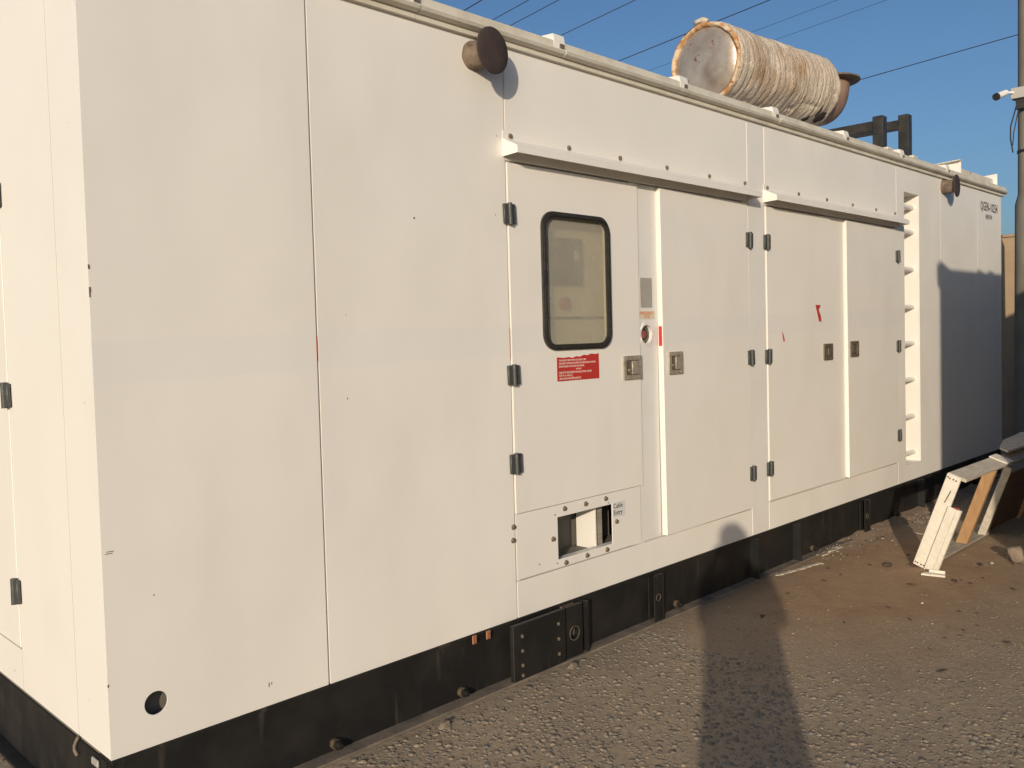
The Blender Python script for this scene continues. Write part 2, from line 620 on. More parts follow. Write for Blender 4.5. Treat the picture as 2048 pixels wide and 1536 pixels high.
# near end face: corner strip, panel, door with hinges
B().box(.0005, .022, .0055, .262, ZB, ZT).build('end_panel', white, gen)
B().box(.0005, .022, .268, .816, ZB, ZT).build('end_panel', white, gen)
B().box(.0005, .022, .822, 2.00, ZB, .422).build('end_panel', white, gen)
B().box(.0005, .022, 2.006, GY - .023, ZB, ZT).build('end_panel', white, gen)
B().box(.0005, .022, .822, 2.00, 2.43, ZT).build('end_panel', white, gen)
B().box(.0235, .06, .24, .30, ZB + .003, ZT - .004).build('frame_post', white, gen)
B().box(.0235, .06, .785, .86, ZB + .003, ZT - .004).build('frame_post', white, gen)
end_door = B().box(-.002, .022, .822, 2.00, .428, 2.424, bev=.002).build('door', white_door, gen, label='door in the short end of the enclosure')

# hinges: one mesh, many objects
hb = B()
hb.box(-.036, -.004, -.014, .0, -.043, .043, bev=.003)
hb.box(.004, .036, -.014, .0, -.043, .043, bev=.003)
hb.cyl((0, -.013, -.047), (0, -.013, .047), .011, n=12)
hinge_mesh = hb.build('hinge', hinge_m, gen)
hinge_me = hinge_mesh.data
bpy.data.objects.remove(hinge_mesh)


def hinge(parent, loc, rotz=0.0):
    o = bpy.data.objects.new('hinge', hinge_me)
    COL.objects.link(o)
    o.parent = parent
    o.location = Vector(loc) - ORG[parent.name]
    o.rotation_euler = (R(rng.uniform(-1.5, 1.5)), R(rng.uniform(-1.2, 1.2)), rotz)
    return o


for z in (.642, 1.361, 2.081):
    hinge(end_door, (-.003, .819, z), -math.pi / 2)


def latch(parent, cx, cz, w, h, y=0.0, dark=False, flip=1):
    b = B()
    b.plate(rrect(cx - w / 2, cx + w / 2, cz - h / 2, cz + h / 2, .006, 3),
            [rrect(cx - w / 2 + .020, cx + w / 2 - .020, cz - h / 2 + .022, cz + h / 2 - .022, .006, 3)], y - .010, y - .0005, 0)
    b.box(cx - w / 2 + .016, cx + w / 2 - .016, y - .0030, y - .0008, cz - h / 2 + .018, cz + h / 2 - .018, 1)
    # paddle hinged on the far side of the pan
    px0, px1 = (cx - .008, cx + w / 2 - .023) if flip > 0 else (cx - w / 2 + .023, cx + .008)
    b.box(px0, px1, y - .0125, y - .0035, cz - h / 2 + .026, cz + h / 2 - .026, 1 if dark else 0, bev=.002)
    b.cyl((cx - flip * .028, y - .009, cz - .012), (cx - flip * .028, y - .002, cz - .012), .007, n=10, m=0)
    for sx in (-1, 1):
        for sz in (-1, 1):
            p = (cx + sx * (w / 2 - .022), cz + sz * (h / 2 - .010))
            b.cyl((p[0], y - .0135, p[1]), (p[0], y - .0095, p[1]), .0048, n=8, m=0)
    return b.build('latch', [steel_dark if dark else steel, steel_dark], parent)


# door 1, with window
DT = .030
d1 = B().plate(rect(1.776, 2.716, .737, 2.283), [rrect(WIN[0] + .012, WIN[1] - .012, WIN[2] + .012, WIN[3] - .012, .055)], -.004, .020).build(
    'door', white_door, gen, label='white door with a black framed window and a red notice')
for z in (.962, 1.354, 2.059):
    hinge(d1, (1.774, -.0045, z))
latch(d1, 2.640, 1.349, .150, .120, y=-.0045)
gk = B()
gk.plate(rrect(*WIN, .075), [rrect(WIN[0] + .026, WIN[1] - .026, WIN[2] + .026, WIN[3] - .026, .052)], -.017, -.0045)
gk.plate(rrect(WIN[0] + .006, WIN[1] - .006, WIN[2] + .006, WIN[3] - .006, .070),
         [rrect(WIN[0] + .019, WIN[1] - .019, WIN[2] + .019, WIN[3] - .019, .060)], -.023, -.0172)
gk.build('window_frame', rubber, d1)
B().plate(rrect(WIN[0] + .016, WIN[1] - .016, WIN[2] + .016, WIN[3] - .016, .055), [], .004, .007).build('window_pane', glass, d1, label='dusty window pane')
# control cabinet seen through the pane
B().box(1.84, 2.66, .070, .080, 1.20, 2.26).build('control_panel', inner_m, gen, label='beige control panel behind the dusty window')
B().box(2.03, 2.330, .040, .0695, 1.765, 1.985, bev=.006).box(2.262, 2.296, .0375, .0399, 1.88, 1.93, 1).build('controller', [dark_box, inner_m], gen)
B().cyl((2.205, .0695, 1.675), (2.205, .045, 1.675), .030, n=18).build('stop_knob', mat('knob_red', (.30, .07, .05), .5), gen)
B().box(1.86, 2.62, .062, .0695, 1.600, 1.612).build('panel_seam', dark_box, gen)

# door 2, slightly ajar at its left edge
o2 = Vector((3.820, .0, 2.283))
d2 = B().box(2.892, 3.819, -.004, DT, .441, 2.283, bev=.002).build('door', white_door, gen, org=o2, label='white door standing slightly ajar beside the emergency stop')
d2.location = o2
d2.rotation_euler = (R(-.22), 0, R(.95))
for z in (.653, 1.357, 2.064):
    h_ = hinge(gen, (3.8225, -.0045, z))
latch(d2, 3.002, 1.358, .132, .120, y=-.0045, flip=1)
# door 3
d3 = B().box(4.039, 4.934, -.004, DT, .449, 2.283, bev=.002).build('door', white_door, gen, label='white door with a torn red sticker')
for z in (.655, 1.356, 2.064):
    hinge(d3, (4.036, -.0045, z))
latch(d3, 4.865, 1.359, .130, .112, y=-.0045, dark=True, flip=1)
# door 4
o4 = Vector((6.096, 0, 2.283))
d4 = B().box(5.155, 6.095, -.004, DT, .449, 2.283, bev=.002).build('door', white_door, gen, org=o4, label='white door nearest the ladder recess')
d4.location = o4
d4.rotation_euler = (R(-.16), 0, R(.75))
for z in (.661, 1.365, 2.067):
    hinge(gen, (6.0975, -.0045, z))
latch(d4, 5.257, 1.367, .134, .112, y=-.0045, dark=True, flip=-1)

# red notice under the window
sg = B()
top = [(2.374, 1.430), (2.345, 1.428), (2.315, 1.431), (2.29, 1.424), (2.262, 1.427), (2.235, 1.419), (2.205, 1.422), (2.18, 1.415), (2.15, 1.420), (2.115, 1.417), (2.068, 1.421)]
sg.plate([(2.068, 1.309), (2.375, 1.309)] + top, [], -.0062, -.0045, 0)
sg.build('warning_notice', red, d1)


def text(body, x, z, size, m, parent, name='lettering', align='LEFT', xs=1.0, y=-.0072, off=0.0, shear=0.0):
    cu = bpy.data.curves.new(name, 'FONT')
    cu.body = body
    cu.size = size
    cu.align_x = align
    cu.offset = off
    cu.shear = shear
    cu.resolution_u = 2
    cu.extrude = .0003
    t = bpy.data.objects.new(name, cu)
    COL.objects.link(t)
    dg = bpy.context.evaluated_depsgraph_get()
    me = bpy.data.meshes.new_from_object(t.evaluated_get(dg))
    bpy.data.objects.remove(t)
    me.name = name
    me.materials.clear()
    me.materials.append(m)
    o = bpy.data.objects.new(name, me)
    COL.objects.link(o)
    o.parent = parent
    o.location = Vector((x, y, z)) - ORG[parent.name]
    o.rotation_euler = (R(90), 0, 0)
    o.scale = (xs, 1, 1)
    return o


for i, (t, x, s, xs) in enumerate([('TAKE CARE ELECTRONIC DEVICE  (ECU, MODEC, AVR)!', 2.080, .0125, .63),
                                   ('DISCONNECT ALTERNATOR AND BATTERY CABLES AND ELECTRONICS', 2.080, .0125, .655),
                                   ('BEFORE WELDING. SEE INSTRUCTION MANUAL.', 2.080, .0125, .68),
                                   ('\u0938\u093e\u0935\u0927\u093e\u0928 !', 2.200, .0125, 1.0),
                                   ('\u0935\u0947\u0932\u094d\u0921\u093f\u0902\u0917 \u0915\u0930\u0928\u0947 \u0938\u0947 \u092a\u0939\u0932\u0947 \u0907\u0932\u0947\u0915\u094d\u091f\u094d\u0930\u0949\u0928\u093f\u0915 \u0909\u092a\u0915\u0930\u0923 (ECU, MODEC, AVR) \u0914\u0930', 2.080, .0125, .70),
                                   ('\u092c\u0948\u091f\u0930\u0940 \u0915\u0947 \u0924\u093e\u0930 \u0928\u093f\u0915\u093e\u0932 \u0926\u0947\u0902.', 2.080, .0125, .95),
                                   ('\u0905\u0927\u093f\u0915 \u091c\u093e\u0928\u0915\u093e\u0930\u0940 \u0915\u0947 \u0932\u093f\u090f \u0928\u093f\u0930\u094d\u0926\u0947\u0936 \u092a\u0941\u0938\u094d\u0924\u093f\u0915\u093e \u0926\u0947\u0916\u0947\u0902.', 2.080, .0125, .75)]):
    text(t, x, 1.401 - i * .0143, s, white_ink, d1, xs=xs)

# post with the emergency stop
B().plate(rect(2.737, 2.839, 1.656, 1.809), [], .0035, .0057).build('rating_plate', plate_m, gen)
B().plate(rect(2.715, 2.862, 1.596, 1.636), [], .0042, .0057).build('label_film', label_m, gen)
text('EMERGENCY', 2.787, 1.6185, .0225, red_ink, gen, align='CENTER', xs=.98, y=.0035)
text('STOP', 2.790, 1.600, .0215, red_ink, gen, align='CENTER', xs=1.0, y=.0035)
es = B()
es.plate([(2.783 + (.056 + .006 * math.sin(5 * a) + .004 * math.sin(9 * a)) * math.cos(a), 1.515 + (.061 + .005 * math.sin(4 * a)) * math.sin(a)) for a in
          [2 * math.pi * i / 26 for i in range(26)]], [circle(2.783, 1.515, .049, 20)], .0008, .0058, 0)
es.cyl((2.783, .0225, 1.515), (2.783, .042, 1.515), .052, n=24, m=1)
es.lathe((2.783, .022, 1.515), (0, -1, 0), [(0, .030), (.004, .030), (.006, .026)], n=22, m=2)
estop = es.build('emergency_stop', [white_post, steel_dark, frame_m], gen, label='recessed red emergency stop button')
B().lathe((2.778, .036, 1.515), (0, -1, 0), [(0, .017), (.010, .017), (.012, .021), (.020, .021), (.024, .015), (.025, .0001)], n=22).build('push_button', mat('button_red', (.26, .045, .045), .5, col2=(.30, .10, .08), nscale=40), estop)

# cable entry: inside, bolts and label
B().box(1.80, 2.70, .215, .222, .445, .730).build('cable_box_back', interior_m, gen)
B().box(1.80, 2.70, .070, .214, .440, .448).build('cable_box_floor', interior_m, gen)
B().box(.03, .30, .040, .044, .30, .55).build('drain_backing', interior_m, gen)
B().box(2.398, 2.405, .060, .185, .450, .668).build('cable_gland_plate', white, gen, label='white plate inside the cable entry')
B().box(2.406, 2.475, .080, .086, .450, .690).build('cable_board', wood_g, gen)
bb = B()
bb.lathe((0, 0, 0), (0, -1, 0), [(0, .013), (.002, .013), (.0021, .0095), (.008, .0095), (.0095, .006), (.0096, .0001)], n=8)
bolt_o = bb.build('bolt', bolt_m, gen)
bolt_me = bolt_o.data
bpy.data.objects.remove(bolt_o)


def bolt(parent, x, y, z, s=1.0):
    o = bpy.data.objects.new('bolt', bolt_me)
    COL.objects.link(o)
    o.parent = parent
    o.location = Vector((x, y, z)) - ORG[parent.name]
    o.rotation_euler = (0, R(rng.uniform(0, 60)), 0)
    o.scale = (s, s, s)
    return o


for x, z in ((2.101, .709), (2.255, .708), (2.409, .710), (2.492, .582), (2.411, .455), (2.257, .456), (2.102, .453), (2.016, .580), (1.757, .681), (1.753, .622)):
    bolt(gen, x, 0, z)
for x, z in ((2.034, .690), (2.430, .686), (2.040, .462)):
    B().cyl((x, -.001, z), (x, .004, z), .0035, n=8).build('screw_hole', black_ink, gen)
B().plate(rect(2.463, 2.565, .604, .680), [], -.0012, -.0002).build('label_film', label_clear, gen)
text('Cable', 2.466, .650, .034, black_ink, gen, xs=.98, y=-.002)
text('Entry', 2.468, .616, .034, black_ink, gen, xs=.98, y=-.002)

# ladder recess
x0, x1, z0, z1 = REC
rc = B()
RD = .17
rc.box(x0 - .012, x0, .0095, RD, z0 - .012, z1 + .012)
rc.box(x1, x1 + .012, .0095, RD, z0 - .012, z1 + .012)
rc.box(x0, x1, .0095, RD, z0 - .012, z0 - .0005)
rc.box(x0, x1, .0095, RD, z1 + .0005, z1 + .012)
rc.box(x0 - .012, x1 + .012, RD + .001, RD + .012, z0 - .012, z1 + .012)
recess = rc.build('ladder_recess', white, gen, label='recess in the enclosure wall with climbing rungs')
for z in (2.490, 2.289, 1.985, 1.676, 1.378, 1.079, .774, .473):
    B().cyl((x0 - .001, .056, z), (x1 + .001, .056, z), .019, n=14).build('rung', white, recess)

# rain canopies over the doors
def canopy(xa, xb, zt, bolts, lab):
    b = B()
    p = .092
    t = .0025
    prof_ = [(-.0034, zt), (-.0034, zt - .034), (-p, zt - .077), (-p, zt - .108), (-p + t, zt - .108), (-p + t, zt - .0758), (-.0008, zt - .0372), (-.0008, zt)]
    b.prism(prof_, 0, xa, xb)
    e = [(-.0008, zt - .030), (-.0034, zt - .0345), (-p, zt - .0775), (-p, zt - .108), (-.0008, zt - .112)]
    b.prism(e, 0, xa - .0022, xa - .0002)
    b.prism(e, 0, xb + .0002, xb + .0022)
    o = b.build('rain_canopy', white_door, gen, label=lab)
    for x in bolts:
        bolt(o, x, -.0034, zt - .019, .95)
    return o


canopy(1.754, 3.835, 2.418, (1.80, 2.19, 2.58, 2.985, 3.40, 3.79), 'sheet metal rain canopy above the window door')
canopy(4.018, 6.120, 2.418, (4.06, 4.47, 4.88, 5.29, 5.70, 6.06), 'sheet metal rain canopy above the two far doors')

# roof edge: upstand, bead and drip along the eaves in one-metre lengths
joints = [-.02, 1.275, 2.135, 3.145, 4.155, 5.165, 6.175, 7.19, GX + .06]
for i in range(len(joints) - 1):
    a, b_ = joints[i] + .0015, joints[i + 1] - .0015
    o = B()
    dy = rng.uniform(-.003, .003)
    o.prism([(-.0005, ZT + .002), (-.030 + dy, ZT + .002), (-.046 + dy, ZT + .010), (-.052 + dy, ZT + .022), (-.044 + dy, ZT + .030), (-.030, ZT + .033),
             (-.030, ZT + .066), (.0035, ZT + .066), (.0035, ZT + .002)], 0, a, b_)
    o.prism([(-.0008, ZT - .022), (-.018, ZT - .020), (-.018, ZT + .0015), (-.0008, ZT + .0015)], 0, a, b_)
    o.build('roof_gutter', gutter_m, gen)
for x in (1.262, 2.118, 3.130, 4.140, 5.150, 6.158, 7.17):
    o = B()
    o.prism([(-.033, ZT + .034), (-.033, ZT + .072), (-.026, ZT + .098), (.05, ZT + .104), (.05, ZT + .067), (-.029, ZT + .067)], 0, x - .045, x + .028)
    o.box(x - .010, x + .020, -.038, -.0335, ZT + .038, ZT + .056, 1)
    o.build('roof_bracket', [white, bolt_m], gen)
# hood over the radiator outlet at the far end of the roof
for xg in (7.65, 8.70):
    B().prism([(.02, ZT + .046), (.02, ZT + .200), (.24, ZT + .188), (.52, ZT + .110), (.60, ZT + .046)], 0, xg, xg + .012).build('outlet_hood_cheek', white, gen)
B().prism([(.012, ZT + .2005), (.012, ZT + .208), (.36, ZT + .192), (.36, ZT + .1845)], 0, 7.60, 7.668).build('outlet_hood_lip', gutter_m, gen)
B().prism([(.055, ZT + .046), (.055, ZT + .150), (.07, ZT + .152), (.07, ZT + .046)], 0, 7.682, 8.698).build('hood_flap', gutter_m, gen)

# lifting stubs with round flanges
def stub(x, z, lab):
    b = B()
    wob = lambda h, a: .0025 * math.sin(3 * a + h * 60) + .0012 * math.sin(7 * a)
    dv = Vector((.085, -1, 0)).normalized()
    b.lathe((x, .0, z), dv, [(-.02, .062), (.0, .062), (.02, .060), (.06, .056), (.104, .055)], n=28, wob=wob)
    o = b.build('vent_stub', rust_pipe, gen, label=lab)
    B().lathe(Vector((x, 0, z)) + dv * .104, dv, [(0, .0001), (0, .091), (.002, .095), (.010, .095), (.012, .092), (.0125, .045), (.0120, .0001)], n=44).build('blank_flange', rust_dark, o)


stub(1.592, 2.702, 'rusty pipe stub with round blank flange at the near end')
stub(7.130, 2.708, 'rusty pipe stub with round blank flange at the far end')

# markings
text('QGEN-10254', 8.120, 2.600, .118, black_ink, gen, xs=.77, y=-.0012, off=.0009)
text('AJAJ KVA', 8.268, 2.528, .060, black_ink, gen, xs=.80, y=-.0012, off=.0006)
B().plate([(4.690, 1.680), (4.742, 1.566), (4.776, 1.568), (4.768, 1.605), (4.735, 1.650), (4.752, 1.657), (4.768, 1.679)], [], -.0052, -.0042).build('torn_sticker', red, d3)
B().plate([(4.222, 1.512), (4.240, 1.443), (4.258, 1.444), (4.247, 1.478)], [], -.0052, -.0042).build('torn_sticker', red, d3)
B().box(2.8895, 2.8918, .001, .020, 1.452, 1.556).build('red_tape', red, d2)
for x, a, b_ in ((.7795, 1.455, 1.545), (1.7675, 1.43, 1.56)):
    B().box(x - .0022, x - .0005, -.0012, -.0002, a, b_).build('red_tape', red, gen)
# small scars in the paint
for (x, z, w_, h_) in ((1.248, 2.002, .010, .010), (.903, 1.311, .006, .009), (.152, .745, .005, .006), (.537, .342, .004, .020), (.547, .345, .004, .016), (1.70, 2.05, .004, .008), (1.72, 2.39, .006, .006)):
    B().plate([(x + w_ * .5 * math.cos(t) * rng.uniform(.6, 1.1), z + h_ * .5 * math.sin(t) * rng.uniform(.6, 1.1)) for t in [k * math.pi / 4 for k in range(8)]], [], -.0010, -.0003).build('paint_scar', rust_pipe, gen)
for z, h_ in ((1.765, .014), (1.690, .030), (.50, .008)):
    k_ = max(2, int(h_ / .006))
    eb = B()
    ring = [(.0030 + .0022 * rng.random(), z - h_ / 2 + h_ * i / k_ + rng.uniform(-.001, .001)) for i in range(k_ + 1)]
    ring += [(-.0004, z + h_ / 2), (-.0004, z - h_ / 2)]
    eb.plate(ring, [], -.0009, .0012)
    eb.build('edge_chip', rust_pipe, gen)
for (x, z) in ((.010, .900), (.014, .906)):
    B().box(x, x + .022, -.0010, -.0003, z, z + .0022).build('paint_scar', rust_pipe, gen)

# ------------------------------------------------------------------ skid
sk = B()
WY = .012           # web face
sk.box(-.0, GX + .0, WY, WY + .014, .013, ZB - .014)
skid = sk.build('skid_beam', black, gen, label='black steel skid beam along the enclosure foot')
B().box(-.004, GX + .02, -.052, WY + .06, .0015, .0125, bev=.001).build('bottom_flange', dusty, skid)
B().box(.0, GX, -.006, WY + .08, ZB - .0135, ZB - .002, bev=.001).build('top_flange', black, skid)
e = B()
e.box(-.002, .012, .03, GY - .02, .013, ZB - .0135)
e.box(-.050, .05, -.053, GY, .0015, .0120)
e.build('end_beam', black, gen)
B().box(.0, GX, GY - .03, GY - .012, .013, ZB - .0135).build('rear_beam', black, gen)
# bolted splice plate
B().box(1.690, 2.035, -.048, -.026, .008, .259, bev=.002).build('splice_plate', black, skid, label='bolted splice plate on the skid')
for x, zs in ((1.745, (.205, .140, .075, .03)), (1.985, (.200, .130, .060))):
    for z in zs:
        o = bolt(skid, x, -.0485, z, .7)
B().plate(rect(2.050, 2.165, .004, .255), [circle(2.105, .125, .032, 22)], -.040, -.016).build('lifting_lug', black, skid, label='lug with a round eye on the skid')
B().lathe((2.105, -.0402, .125), (0, -1, 0), [(0, .032), (.0, .0345), (.002, .0345), (.002, .032), (0, .032)], n=24).build('eye_rim', dusty, skid)
B().box(2.0625, 2.150, -.002, .010, .02, .25).build('lug_back', dusty, skid)
for x in (2.200, 3.815, 4.36, 6.53):
    B().box(x - .006, x + .006, -.046, WY - .001, .0135, ZB - .015).build('stiffener', black, skid)
for x in (2.785, 5.405, 7.9):
    B().plate(rect(x - .038, x + .032, .0135, ZB - .015), [circle(x - .005, .138, .017, 16)], -.040, -.034).box(
        x + .0325, x + .040, -.046, WY - .001, .0135, ZB - .015).build('stiffener', black, skid)
    B().lathe((x - .005, -.0402, .138), (0, -1, 0), [(0, .017), (.0, .0192), (.002, .0192), (.002, .017), (0, .017)], n=18).build('eye_rim', dusty, skid)
    B().box(x - .036, x + .030, -.004, .004, .02, .24).build('lug_back', black, skid)
for x in (.80, 1.43, 3.01, 4.62, 6.05, 7.3):
    nb = B()
    nb.cyl((x, .013, .040), (x, -.006, .040), .020, n=18, m=1)
    nb.lathe((x, -.004, .040), (0, -1, 0), [(0, .017), (.016, .017), (.018, .012), (.030, .011), (.031, .0001)], n=6, m=0)
    nb.build('anchor_bolt', [black, mat('bolt_yellow_%d' % int(x * 100), (.13, .09, .045), .7, col2=(.04, .033, .026), nscale=60)], skid)
for x in (1.497, 1.578):
    B().box(x - .013, x + .013, -.012, -.0065, .228, .2665, bev=.003).build('copper_tab', mat('copper', (.42, .19, .11), .5, .4), gen)
B().box(-.012, -.003, .085, .135, .222, .245, bev=.003).build('white_clip', plate_m, gen)
B().tube([(-.004, .262, .266), (-.009, .268, .252), (-.012, .276, .236), (-.012, .276, .220), (-.009, .262, .206)], .0055, 8).build('foam_strip', dusty, gen)

# ------------------------------------------------------------------ exhaust muffler on the roof
muf = thing('exhaust_muffler', 'rope lagged exhaust muffler with rusty end cap lying on the enclosure roof', 'muffler', (5.2, .7, 2.86))
A0, A1 = Vector((4.502, .700, 3.406)), Vector((5.985, .665, 3.462))
ax = (A1 - A0).normalized()
Lm = (A1 - A0).length
nr = 23
prof = []
steps = 150
rr = random.Random(3)
amps = [rr.uniform(.002, .010) for _ in range(nr + 2)]
cuts = [0.0]
for _ in range(nr):
    cuts.append(cuts[-1] + rr.uniform(.55, 1.5))
cuts = [c / cuts[-1] * nr for c in cuts]
for i in range(steps + 1):
    h = Lm * i / steps
    u = h / Lm * nr
    k = min(nr - 1, max(j for j in range(nr + 1) if cuts[j] <= u + 1e-9))
    fr = (u - cuts[k]) / (cuts[k + 1] - cuts[k])
    ridge = amps[k] * (abs(math.sin(math.pi * fr)) ** .6) - .008
    saw = .005 * (fr - .5)
    prof.append((h, .290 + ridge + saw))


def wobm(h, a):
    v = Vector((h * 2.2, math.cos(a) * 1.1, math.sin(a) * 1.1))
    w = .016 * noise.noise(v * 1.3)
    v2 = Vector((h * 14, math.cos(a) * 3, math.sin(a) * 3))
    w += .007 * noise.noise(v2)
    v3 = Vector((h * 5 + 9, math.cos(a) * 6, math.sin(a) * 6))
    t = noise.noise(v3)
    if t > .42:
        w -= .018 * (t - .42) / .3
    return w


b = B().lathe(A0, ax, prof, n=96, wob=wobm)
b.build('lagging', lagging, muf, sharp=180, label='cream plastered rope lagging in ridged turns')
wedge = lambda h, a: .010 * noise.noise(Vector((math.cos(a) * 4, math.sin(a) * 4, h * 20))) + .005 * noise.noise(Vector((math.cos(a) * 11, math.sin(a) * 11, h * 40)))
B().lathe(A0, ax, [(.012, .287), (-.006, .284), (-.012, .274), (-.010, .264), (.008, .254), (.04, .250)], n=90, wob=wedge).build('torn_edge', rust_edge, muf, sharp=180)
B().lathe(A0, ax, [(.020, .2555), (.010, .249), (.002, .235), (-.012, .19), (-.021, .12), (-.025, .05), (-.026, .0001)], n=64).build('end_cap', cap_m, muf, sharp=60, label='dished bare metal end cap with rust')
B().lathe(A1, ax, [(-.03, .285), (-.002, .278), (.006, .20), (.008, .17)], n=48).build('end_cap', elbow_m, muf, label='end cap at the outlet')
# a hole worn through the lagging near the outlet
e1_ = ax.cross(Vector((0, 0, 1))).normalized()
e2_ = ax.cross(e1_)
for (h0, an0, sh, sa, nm) in ((1.37, R(58), .055, .20, 1), (1.20, R(66), .040, .12, 2), (1.28, R(50), .018, .22, 3)):
    ring = []
    for i in range(22):
        t_ = 2 * math.pi * i / 22
        k_ = 1 + .35 * noise.noise(Vector((math.cos(t_) * 2, math.sin(t_) * 2, nm * 3.0)))
        hh, aa = h0 + sh * k_ * math.cos(t_), an0 + sa * k_ * math.sin(t_)
        ring.append(A0 + ax * hh + e1_ * (-.299 * math.cos(aa)) * -1 + e2_ * (.299 * math.sin(aa)))
    ctr = A0 + ax * h0 + (e1_ * math.cos(an0) + e2_ * math.sin(an0)) * .303
    B().add(ring + [ctr], [(i, (i + 1) % 22, 22) for i in range(22)], 0, True).build('worn_hole', rust_dark, muf)
# a tuft of loose lagging on top
tf = B()
bm = bmesh.new()
bmesh.ops.create_icosphere(bm, subdivisions=2, radius=1)
tf.add([(4.52 + v.co.x * .045 * (1 + .5 * noise.noise(v.co * 2.3)), .735 + v.co.y * .06, 3.712 + v.co.z * .024 * (1 + .5 * noise.noise(v.co * 3))) for v in bm.verts],
       [[v.index for v in f.verts] for f in bm.faces], 0, True)
bm.free()
tf.build('loose_tuft', chip_m, muf)
# outlet elbow turning up to a flange
pts, rad = [], []
c0 = A1 + Vector((0, 0, -.075))
for i in range(4):
    pts.append(c0 + ax * (.05 * i))
    rad.append(.185)
bc = pts[-1]
for i in range(1, 11):
    a = R(9 * i)
    pts.append(bc + Vector((math.sin(a) * .20, 0, (1 - math.cos(a)) * .20)))
    rad.append(.185)
elb = B().tube(pts, rad, 32).build('elbow', elbow_m, muf, label='brown elbow pipe with peeling grey paint')
pe = pts[-1]
B().lathe((pe.x, pe.y, pe.z + .001), (0, 0, 1), [(0, .14), (.0, .262), (.003, .268), (.015, .268), (.018, .262), (.018, .14), (0, .14)], n=48).build('flange', rust_pipe, elb)

# black portal frames that carry the muffler outlet
fr_ = B()
P1, P2 = 5.925, 6.430
sf = B().box(P1 - .042, P1 + .042, .012, .092, ZT + .046, 3.135, bev=.004).build('support_frame', frame_m, muf, label='black steel portal frame on the roof')
B().box(P1 - .030, P1 + .030, .0925, 1.35, 3.030, 3.105, bev=.003).build('cross_beam', frame_m, sf)
B().box(P1 - .042, P1 + .042, 1.3505, 1.43, ZT + .046, 3.135, bev=.004).build('post', frame_m, sf)
sf2 = B().box(P2 - .042, P2 + .042, .012, .092, ZT + .046, 3.225, bev=.004).build('support_frame', frame_m, muf, label='taller black steel portal frame on the roof')
B().box(P2 - .030, P2 + .030, .0925, 1.35, 3.115, 3.190, bev=.003).build('cross_beam', frame_m, sf2)
B().box(P2 - .042, P2 + .042, 1.3505, 1.43, ZT + .046, 3.225, bev=.004).build('post', frame_m, sf2)
for (x, s) in ((P1, 1), (P2, 1)):
    B().box(x - .05, x + .045, -.030, .010, ZT + .0665, ZT + .088, bev=.004).build('weld_tab', gutter_m, muf)

# ------------------------------------------------------------------ pole with camera
PX, PY = 10.70, .225
pole = thing('utility_pole', 'tall grey concrete pole standing beyond the far end of the enclosure', 'pole', (PX, PY, 0))
B().lathe((PX, PY, 0), (0, 0, 1), [(0, .185), (1.5, .178), (2.90, .170), (3.02, .140), (3.05, .138)], n=40).build('base_sleeve', concrete, pole)
B().lathe((PX, PY, 0), (0, 0, 1), [(3.04, .139), (6, .130), (9.5, .115), (9.52, .0001)], n=40).build('shaft', concrete, pole)
B().lathe((PX, PY, 3.50), (0, 0, 1), [(0, .140), (0, .147), (.03, .147), (.03, .140)], n=32).build('strap', frame_m, pole)
B().box(PX - .180, PX - .172, PY - .02, PY + .02, 2.60, 2.64).build('step_bolt', bolt_m, pole)
jb = thing('junction_box', 'small grey junction box strapped to the concrete pole', 'junction box', (PX - .17, PY + .05, 3.95))
B().box(PX - .235, PX - .10, PY - .16, PY + .155, 4.10, 4.225, bev=.006).build('housing', mat('box_grey', (.42, .40, .36), .5), jb)
B().box(PX - .20, PX - .142, PY - .12, PY + .11, 3.98, 4.099, bev=.004).build('conduit_entry', frame_m, jb)
B().tube([(PX - .175, PY + .11, 4.02), (PX - .19, PY + .165, 3.80), (PX - .18, PY + .17, 3.66), (PX - .16, PY + .15, 3.50)], .008, 6).tube(
    [(PX - .175, PY + .08, 4.02), (PX - .20, PY + .13, 3.72), (PX - .17, PY + .15, 3.58)], .006, 6).build('loose_cable', cable_m, jb)
cc = thing('security_camera', 'white bullet security camera fixed to the concrete pole', 'security camera', (PX - .24, PY + .19, 4.18))
ca, cb = Vector((PX - .29, PY + .185, 4.175)), Vector((PX - .42, PY + .240, 4.120))
B().cyl(ca, cb, .033, .039, n=20).build('camera_body', cam_white, cc)
dcam = (cb - ca).normalized()
B().cyl(cb + dcam * .0005, cb + dcam * .030, .042, .041, n=20).build('lens_hood', frame_m, cc)
B().cyl((PX - .2355, PY + .12, 4.17), ca + Vector((-.004, .006, .0)), .014, n=10).build('bracket', cam_white, cc)

# ------------------------------------------------------------------ wall beyond
wl_ = thing('boundary_wall', 'beige plastered boundary wall beyond the concrete pole', 'wall', (12.1, 0, 0))
B().box(12.10, 12.30, -9, 8, 0, 2.66).build('masonry', plaster, wl_)
B().box(12.075, 12.325, -9, 8, 2.661, 2.70, bev=.005).build('coping', plaster, wl_)

